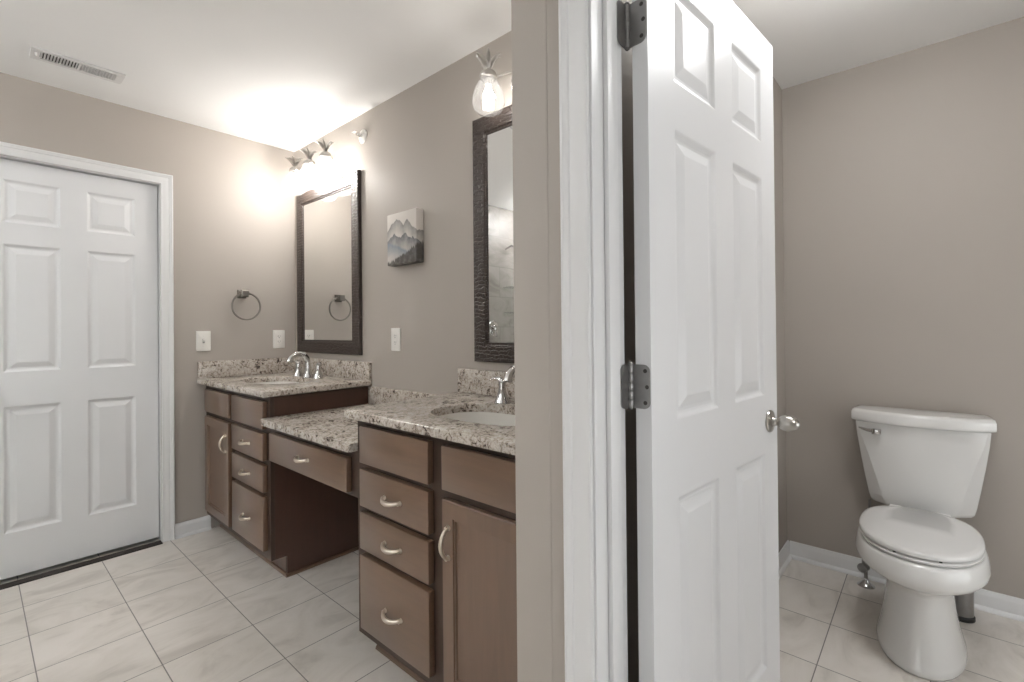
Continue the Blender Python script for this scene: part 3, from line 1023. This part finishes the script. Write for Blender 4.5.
# ================================================================== SMALL WALL THINGS
# canvas picture
cv = thing('canvas_picture', (XB - .026, 2.008, 1.532), 'small unframed canvas of misty grey mountains hanging between the two mirrors', 'picture')
MB().box(XB - .050, XB - .003, 1.886, 2.130, 1.532, 1.796, .003, 2).out('canvas', M['canvas'], cv, smooth=True, angle=30)
MB().box(XB - .003, XB - .0008, 1.905, 2.111, 1.551, 1.777).out('backing', M['slot'], cv)

def plate(parent_name, label, cat, kind, group, pos, rot):
    """wall plate built in local space: plate in the x-z plane facing -y, centre at the origin; then turned to its wall"""
    t = thing(parent_name, (0, 0, 0), label, cat, group)
    MB().prism(round_rect(-.0385, .0385, -.0605, .0605, .004, 4), 'y', -.0065, -.0004, .0018, 2).out('cover_plate', M['plastic'], t, smooth=True)
    if kind == 'switch':
        MB().box(-.0055, .0055, -.0075, -.0062, -.013, .013).out('toggle_slot', M['steel'], t)
        MB().prism([(-.0062, -.006), (-.0062, .007), (-.0125, .0125), (-.0145, .006)], 'x', -.0045, .0045, .0008, 1).out('toggle', M['plastic'], t)
    else:
        MB().prism(round_rect(-.0168, .0168, -.0335, .0335, .004, 4), 'y', -.0082, -.0064, .0006, 1).out('receptacle', M['plastic'], t, smooth=True)
        s = MB()
        for zc in (.0175, -.0175):
            s.box(-.0080, -.0056, -.0086, -.0080, zc - .0015, zc + .0075).box(.0056, .0080, -.0086, -.0080, zc - .0005, zc + .0068)
            s.lathe([(.0026, 0), (.0026, .0006)], (0, -.0080, zc - .0072), (0, -1, 0), 12)
        s.out('socket_slot', M['slot'], t)
    for zc in ((.030, -.030) if kind == 'switch' else (.048, -.048)):
        MB().lathe([(.0032, 0), (.0030, .0008), (0, .0011)], (0, -.0064, zc), (0, -1, 0), 12).out('plate_screw', M['plastic'], t, smooth=True)
    t.location = pos
    t.rotation_euler = (0, 0, rot)
    return t
plate('light_switch', 'white toggle light switch on the far wall beside the closed door', 'light switch', 'switch', None, (.934, YA - .0004, 1.142), 0)
plate('power_outlet', 'white power outlet on the far wall below the towel ring', 'power outlet', 'outlet', 'white power outlets', (1.378, YA - .0004, 1.144), 0)
plate('power_outlet', 'white power outlet between the mirrors, below the canvas picture', 'power outlet', 'outlet', 'white power outlets', (XB - .0004, 2.127, 1.148), radians(-90))

# towel ring
tr = thing('towel_ring', (1.158, YA - .03, 1.28), 'brushed nickel towel ring on the far wall above the light switch', 'towel ring')
def sq(c, s, y):
    return [(c[0] - s, y, c[1] - s), (c[0] + s, y, c[1] - s), (c[0] + s, y, c[1] + s), (c[0] - s, y, c[1] + s)]
pc = (1.150, 1.437)
MB().rings([sq(pc, .027, YA - .001), sq(pc, .027, YA - .006), sq(pc, .017, YA - .020), sq(pc, .015, YA - .040), sq(pc, .022, YA - .050), sq(pc, .022, YA - .062), sq(pc, .018, YA - .065)]).out('post', M['ring'], tr, bevel=.0012)
MB().torus((1.160, YA - .050, 1.357), .083, .0056, (0, 1, 0), 56, 10).out('ring', M['ring'], tr, smooth=True, angle=60)

# fire sprinkler on the vanity wall
sp = thing('fire_sprinkler', (XB, 2.43, 2.31), 'small white fire sprinkler head high on the vanity wall', 'fire sprinkler')
spc = (XB - .0005, 2.432, 2.309)
MB().lathe([(.040, 0), (.040, .003), (.034, .008), (.020, .012), (.012, .013)], spc, (-1, 0, 0), 28).out('escutcheon', M['plastic'], sp, smooth=True)
hd = MB().lathe([(.011, .012), (.011, .024), (.008, .026), (.006, .034), (0, .035)], spc, (-1, 0, 0), 16)
for sg in (-1, 1):
    hd.tube([(XB - .024, spc[1] + sg * .009, spc[2]), (XB - .036, spc[1] + sg * .013, spc[2]), (XB - .048, spc[1] + sg * .003, spc[2])], .0022, 8)
hd.out('sprinkler_frame', M['chrome'], sp, smooth=True)
MB().box(XB - .066, XB - .047, spc[1] - .016, spc[1] + .016, spc[2] + .006, spc[2] + .0085, .001, 1).out('deflector', M['plastic'], sp)

# ceiling air vent
av = thing('air_vent', (.34, 2.97, H - .008), 'white slotted air vent in the ceiling above the closed door', 'air vent')
x0, x1, y0, y1 = .180, .500, 2.898, 3.018
fr = MB()
zt = H - .0006
fr.box(x0, x1, y0, y0 + .022, zt - .008, zt, .002, 1).box(x0, x1, y1 - .022, y1, zt - .008, zt, .002, 1)
fr.box(x0, x0 + .030, y0 + .022, y1 - .022, zt - .008, zt).box(x1 - .030, x1, y0 + .022, y1 - .022, zt - .008, zt)
fr.box((x0 + x1) / 2 - .004, (x0 + x1) / 2 + .004, y0 + .022, y1 - .022, zt - .008, zt)
fr.out('vent_frame', M['vent'], av)
MB().box(x0 + .028, x1 - .028, y0 + .022, y1 - .020, zt - .0008, zt - .0002).out('vent_backing', M['slot'], av)
sl = MB()
for (a, b, ang) in ((x0 + .030, (x0 + x1) / 2 - .004, .0028), ((x0 + x1) / 2 + .004, x1 - .030, -.0028)):
    k = 12
    for i in range(k):
        xx = a + (b - a) * (i + .5) / k
        sl.prism([(xx - .0012 - ang, zt - .0078), (xx + .0012 - ang, zt - .0078), (xx + .0012 + ang, zt - .001), (xx - .0012 + ang, zt - .001)], 'y', y0 + .022, y1 - .022)
sl.out('louver', M['vent'], av)
MB().prism([(y0 + .040, zt - .0082), (y0 + .047, zt - .020), (y0 + .050, zt - .020), (y0 + .052, zt - .0082)], 'x', x0 + .012, x0 + .020).out('damper_lever', M['vent'], av)

# ================================================================== TOILET
TY = .043
tl = thing('toilet', (2.45, TY, 0), 'white two piece toilet with its lid closed', 'toilet')
def egg(xf, xb, hw, k=48, e=2.15, eb=2.8, split=.52):
    """outline: elongated front, squarer back"""
    xm = xf + (xb - xf) * split
    pts = []
    for i in range(k):
        t = 2 * pi * i / k
        c, s = cos(t), sin(t)
        if c < 0:    # front (towards -x)
            r = ((abs(c) / (xm - xf)) ** e + (abs(s) / hw) ** e) ** (-1 / e)
        else:
            r = ((abs(c) / (xb - xm)) ** eb + (abs(s) / hw) ** eb) ** (-1 / eb)
        pts.append((xm + r * c, TY + r * s))
    return pts
secs = [  # z, x front, x back, half width
    (.001, 2.124, 2.625, .128), (.010, 2.119, 2.627, .131), (.026, 2.124, 2.62, .127), (.060, 2.137, 2.61, .119), (.110, 2.150, 2.60, .110), (.160, 2.158, 2.60, .103),
    (.215, 2.162, 2.60, .0985), (.255, 2.158, 2.60, .101), (.276, 2.148, 2.60, .110), (.290, 2.128, 2.60, .126), (.302, 2.102, 2.605, .147), (.313, 2.081, 2.61, .167), (.324, 2.068, 2.62, .182), (.337, 2.062, 2.62, .190), (.352, 2.0625, 2.62, .192),
    (.372, 2.067, 2.62, .1885), (.388, 2.073, 2.62, .185), (.3965, 2.079, 2.615, .180), (.3985, 2.086, 2.61, .172)]
m = MB().rings([[(px, py, z) for px, py in egg(xf, xb, hw)] for z, xf, xb, hw in secs])
m.out('bowl', M['porcelain'], tl, smooth=True, angle=70)
# deck that carries the tank
MB().prism([(2.56, TY - .105), (2.56, TY + .105), (2.780, TY + .115), (2.780, TY - .115)], 'z', .345, .3985, .008, 3).out('tank_deck', M['porcelain'], tl, smooth=True, angle=40)
sm = MB().rings([[(px, py, z) for px, py in egg(xf, 2.57, hw)] for z, xf, hw in [(.4010, 2.094, .170), (.4035, 2.088, .175), (.4105, 2.086, .177), (.4145, 2.090, .174)]])
sm.out('seat', M['seat'], tl, smooth=True, angle=50)
lm = MB().rings([[(px, py, z) for px, py in egg(xf, 2.575, hw)] for z, xf, hw in [(.4190, 2.094, .171), (.4210, 2.087, .1765), (.431, 2.086, .1775), (.437, 2.092, .173), (.4395, 2.11, .160), (.441, 2.18, .11)]])
lid = lm.out('seat_lid', M['seat'], tl, smooth=True, angle=60)
for px, py in ((2.115, TY + .06), (2.115, TY - .06), (2.45, TY + .12), (2.45, TY - .12)):
    MB().box(px - .01, px + .01, py - .004, py + .004, .4140, .4194).out('bumper', M['slot'], lid)
for sg in (-1, 1):
    hn = MB()
    hn.tube([(2.578, TY + sg * .055, .428), (2.578, TY + sg * .095, .428)], .012, 14)
    hn.box(2.568, 2.592, TY + sg * .075 - .016, TY + sg * .075 + .016, .400, .424, .004, 2)
    hn.out('seat_hinge', M['seat'], tl, smooth=True)
# tank: flat front panel whose side facets widen towards the bottom
def tank_ring(z, hw, yc, xf, bulge, xs, xb, k=14):
    pts = [(xs, TY - hw), ]
    for i in range(k + 1):
        y = -yc + 2 * yc * i / k
        pts.append((xf + bulge * (y / max(yc, 1e-6)) ** 2, TY + y))
    pts += [(xs, TY + hw), (xb - .01, TY + hw * .98), (xb, TY + hw * .96 - .01), (xb, TY - hw * .96 + .01), (xb - .01, TY - hw * .98)]
    return [(p[0], p[1], z) for p in pts]
xb = 2.796
tk = MB().rings([tank_ring(.400, .148, .100, 2.664, .010, 2.715, xb), tank_ring(.405, .160, .110, 2.652, .012, 2.706, xb), tank_ring(.418, .170, .118, 2.643, .013, 2.698, xb), tank_ring(.445, .1765, .1255, 2.637, .015, 2.693, xb), tank_ring(.52, .1885, .143, 2.630, .019, 2.683, xb),
                 tank_ring(.62, .203, .170, 2.622, .025, 2.672, xb), tank_ring(.71, .214, .198, 2.616, .031, 2.660, xb), tank_ring(.770, .219, .209, 2.613, .034, 2.656, xb)])
tk.out('tank', M['porcelain'], tl, smooth=True, angle=12, bevel=.006)
def lid_ring(z, d):
    pts = []
    for i in range(25):
        y = -1 + 2 * i / 24
        pts.append((2.592 + d + .060 * abs(y) ** 2.6, TY + y * (.233 - d)))
    pts += [(2.70, TY + .234 - d), (2.790 - d, TY + .228 - d), (2.800 - d, TY + .215 - d), (2.800 - d, TY - .215 + d), (2.790 - d, TY - .228 + d), (2.70, TY - .234 + d)]
    return [(p[0], p[1], z) for p in pts]
MB().rings([lid_ring(.7705, .006), lid_ring(.775, .001), lid_ring(.781, 0), lid_ring(.808, 0), lid_ring(.817, .003), lid_ring(.8215, .010), lid_ring(.823, .022)]).out('tank_lid', M['porcelain'], tl, smooth=True, angle=50)
lv = MB().box(2.606, 2.621, TY + .124, TY + .158, .722, .746, .003, 2)
lv.tube([(2.640, TY + .150, .736), (2.616, TY + .150, .736)], .0085, 12)
lv.tube([(2.614, TY + .156, .736), (2.618, TY + .172, .737), (2.625, TY + .188, .740), (2.634, TY + .204, .743)], [.0105, .0098, .0075, .0035], 10, flat=.8)
lv.out('flush_lever', M['chrome'], tl, smooth=True)
# floor mounted water shut-off beside the toilet
vx, vy = 2.722, .236
sv = thing('shutoff_valve', (vx, vy, 0), 'chrome water shut-off valve on the floor left of the toilet', 'valve')
MB().lathe([(.034, .0006), (.034, .003), (.026, .008), (.014, .022), (.0085, .034), (.0085, .036)], (vx, vy, 0), (0, 0, 1), 24).out('floor_flange', M['chrome'], sv, smooth=True)
vb = MB().lathe([(.0075, .036), (.0075, .075), (.013, .076), (.0155, .082), (.0155, .100), (.013, .105), (.0155, .108), (.0155, .124), (.010, .128), (.007, .132)], (vx, vy, 0), (0, 0, 1), 18)
vb.tube([(vx, vy, .090), (vx - .024, vy + .008, .090)], .007, 12)
vb.out('valve_body', M['steel'], sv, smooth=True)
MB().lathe([(.005, 0), (.016, .001), (.020, .006), (.019, .013), (.006, .016), (0, .0165)], (vx - .024, vy + .008, .090), (-.95, .31, 0), 18).out('valve_handle', M['steel'], sv, smooth=True)
MB().tube([(vx, vy, .128), (vx - .004, vy, .18), (vx + .001, vy - .004, .25), (vx + .002, vy - .010, .32), (vx + .002, vy - .016, .370), (vx + .002, vy - .018, .4005)], .0055, 10).out('supply_hose', M['steel'], sv, smooth=True, angle=60)

# brush canister on the right behind the bowl
tb = thing('toilet_brush', (2.674, -.082, 0), 'grey metal toilet brush canister with a black base behind the toilet', 'toilet brush')
MB().lathe([(.040, .0006), (.042, .003), (.042, .016), (.039, .020)], (2.674, -.082, 0), (0, 0, 1), 32).out('base', M['rubber'], tb, smooth=True)
MB().lathe([(.038, .0205), (.0385, .022), (.0385, .205), (.037, .210), (.020, .216), (.014, .218)], (2.674, -.082, 0), (0, 0, 1), 32).out('canister', M['steel'], tb, smooth=True)
MB().lathe([(.009, .2185), (.008, .26), (.0085, .315), (.010, .32), (0, .332)], (2.674, -.082, 0), (0, 0, 1), 16).out('handle', M['nickel'], tb, smooth=True)

# ================================================================== LAMPS OUT OF VIEW: TOILET ROOM LAMP, THEN ADDED FILL LAMPS
def ceiling_lamp(x, y, r, drop, key, label, group=None):
    """glass drum lamp, either close to the ceiling or hung on a short stem"""
    t = thing('ceiling_light', (x, y, H - drop - .11), label, 'ceiling light', group)
    z = H - .001
    MB().lathe([(.065, 0), (.065, .012), (.05, .022), (.012, .026), (.009, .03), (.009, drop), (.02, drop + .002), (.02, drop + .008)], (x, y, z), (0, 0, -1), 28).out('lamp_stem', M['nickel'], t, smooth=True)
    d = drop + .009
    MB().lathe([(.02, d), (r * .8, d + .002), (r, d + .012), (r, d + .070), (r * .96, d + .086), (r * .85, d + .096), (r * .5, d + .102), (0, d + .103)], (x, y, z), (0, 0, -1), 40).out('lamp_glass', M[key], t, smooth=True, angle=60)
    return t
ceiling_lamp(1.75, .05, .16, .03, 'toilet_lamp', 'round glass ceiling light in the toilet room')
ceiling_lamp(-.95, 2.85, .15, .03, 'shower_fill', 'added unseen round fill lamp on the shower ceiling')  # added lamp, lights the vanity fronts from the left
def fill_uplighter(x, y, key, label):  # added unseen lamp that brightens the ceiling for bounce light
    t = thing('fill_pendant', (x, y, H - .48), label, 'ceiling light')
    z = H - .001
    MB().lathe([(.055, 0), (.055, .012), (.04, .022), (.010, .026), (.008, .03), (.008, .40), (.012, .402)], (x, y, z), (0, 0, -1), 28).out('stem', M['nickel'], t, smooth=True)
    MB().lathe([(.20, .36), (.196, .362), (.185, .395), (.15, .435), (.09, .465), (.03, .476), (0, .477)], (x, y, z), (0, 0, -1), 40, cap0=False).out('bowl', M[key + '_bowl'], t, smooth=True, angle=60)
    MB().lathe([(.17, .385), (.17, .390), (.02, .391)], (x, y, z), (0, 0, -1), 40, cap0=True).out('lamp_disc', M[key], t)
    return t
fill_uplighter(-1.3, 1.6, 'up_a', 'added bowl shaped fill lamp, unseen beside the camera')

sc_ = thing('fill_wall_lamp', (XWB + .002, -.68, 1.62), 'added unseen fill lamp on the toilet room face of the doorway wall', 'fill light')  # added lamp, fills the toilet room from out of view
MB().box(XWB + .001, XWB + .012, -.73, -.63, 1.62, 1.80, .003, 1).out('back_plate', M['nickel'], sc_)
MB().lathe([(.05, 0), (.062, .01), (.07, .16), (.066, .165), (.02, .166)], (XWB + .085, -.68, 1.66), (0, 0, 1), 32).out('shade', M['sconce_fill'], sc_, smooth=True, angle=40)
MB().tube([(XWB + .012, -.68, 1.70), (XWB + .05, -.68, 1.65), (XWB + .085, -.68, 1.659)], .007, 10).out('arm', M['nickel'], sc_, smooth=True)

# ================================================================== SHOWER (left of the closed door, seen in the nearer mirror)
struct(MB().box(XL + .001, -.16, YA - .013, YA - .001, .001, H - .001).out('wall_shower', M['shower']), 'taupe tiled shower wall left of the closed door', 'wall')
sg_ = thing('shower_screen', (-.8, 2.45, 0), 'clear glass shower enclosure with chrome edges', 'shower screen')
MB().box(-1.60, -.165, 2.446, 2.454, .03, 1.98).out('glass_panel', M['pane'], sg_)
m = MB().box(-1.62, -.135, 2.437, 2.463, .001, .03).box(-.164, -.136, 2.436, 2.464, .03, 2.0).box(-1.62, -.164, 2.438, 2.462, 1.98, 2.005)
m.out('screen_frame', M['nickel'], sg_)
sh = thing('shower_sprayer', (-.70, YA - .02, 1.9), 'chrome shower head and arm on the tiled wall', 'shower head')
MB().tube([(-.70, YA - .015, 2.02), (-.70, YA - .10, 2.05), (-.70, YA - .17, 2.02), (-.70, YA - .20, 1.98)], .010, 10).out('shower_arm', M['chrome'], sh, smooth=True)
MB().lathe([(.012, 0), (.018, .02), (.05, .045), (.052, .052), (0, .054)], (-.70, YA - .195, 1.985), (0, -.45, -.89), 24).out('spray_head', M['chrome'], sh, smooth=True)
vv_ = thing('shower_valve', (-.50, YA - .02, 1.1), 'round chrome shower valve on the tiled wall', 'shower valve')
MB().lathe([(.075, 0), (.075, .004), (.06, .010), (.028, .012), (.026, .05), (0, .052)], (-.50, YA - .0135, 1.21), (0, -1, 0), 30).out('valve_plate', M['chrome'], vv_, smooth=True)
MB().tube([(-.50, YA - .055, 1.21), (-.50, YA - .060, 1.16), (-.50, YA - .065, 1.12)], [.010, .009, .006], 10).out('valve_lever', M['chrome'], vv_, smooth=True)
for zs, which in ((1.36, 'lower'), (1.62, 'upper')):
    nb = MB().box(-.90, -.66, YA - .12, YA - .0135, zs, zs + .012, .002, 1)
    tag(nb.out('shower_shelf', M['pane']), which + ' clear glass shower shelf on the tiled wall', 'shelf', 'glass shower shelves')
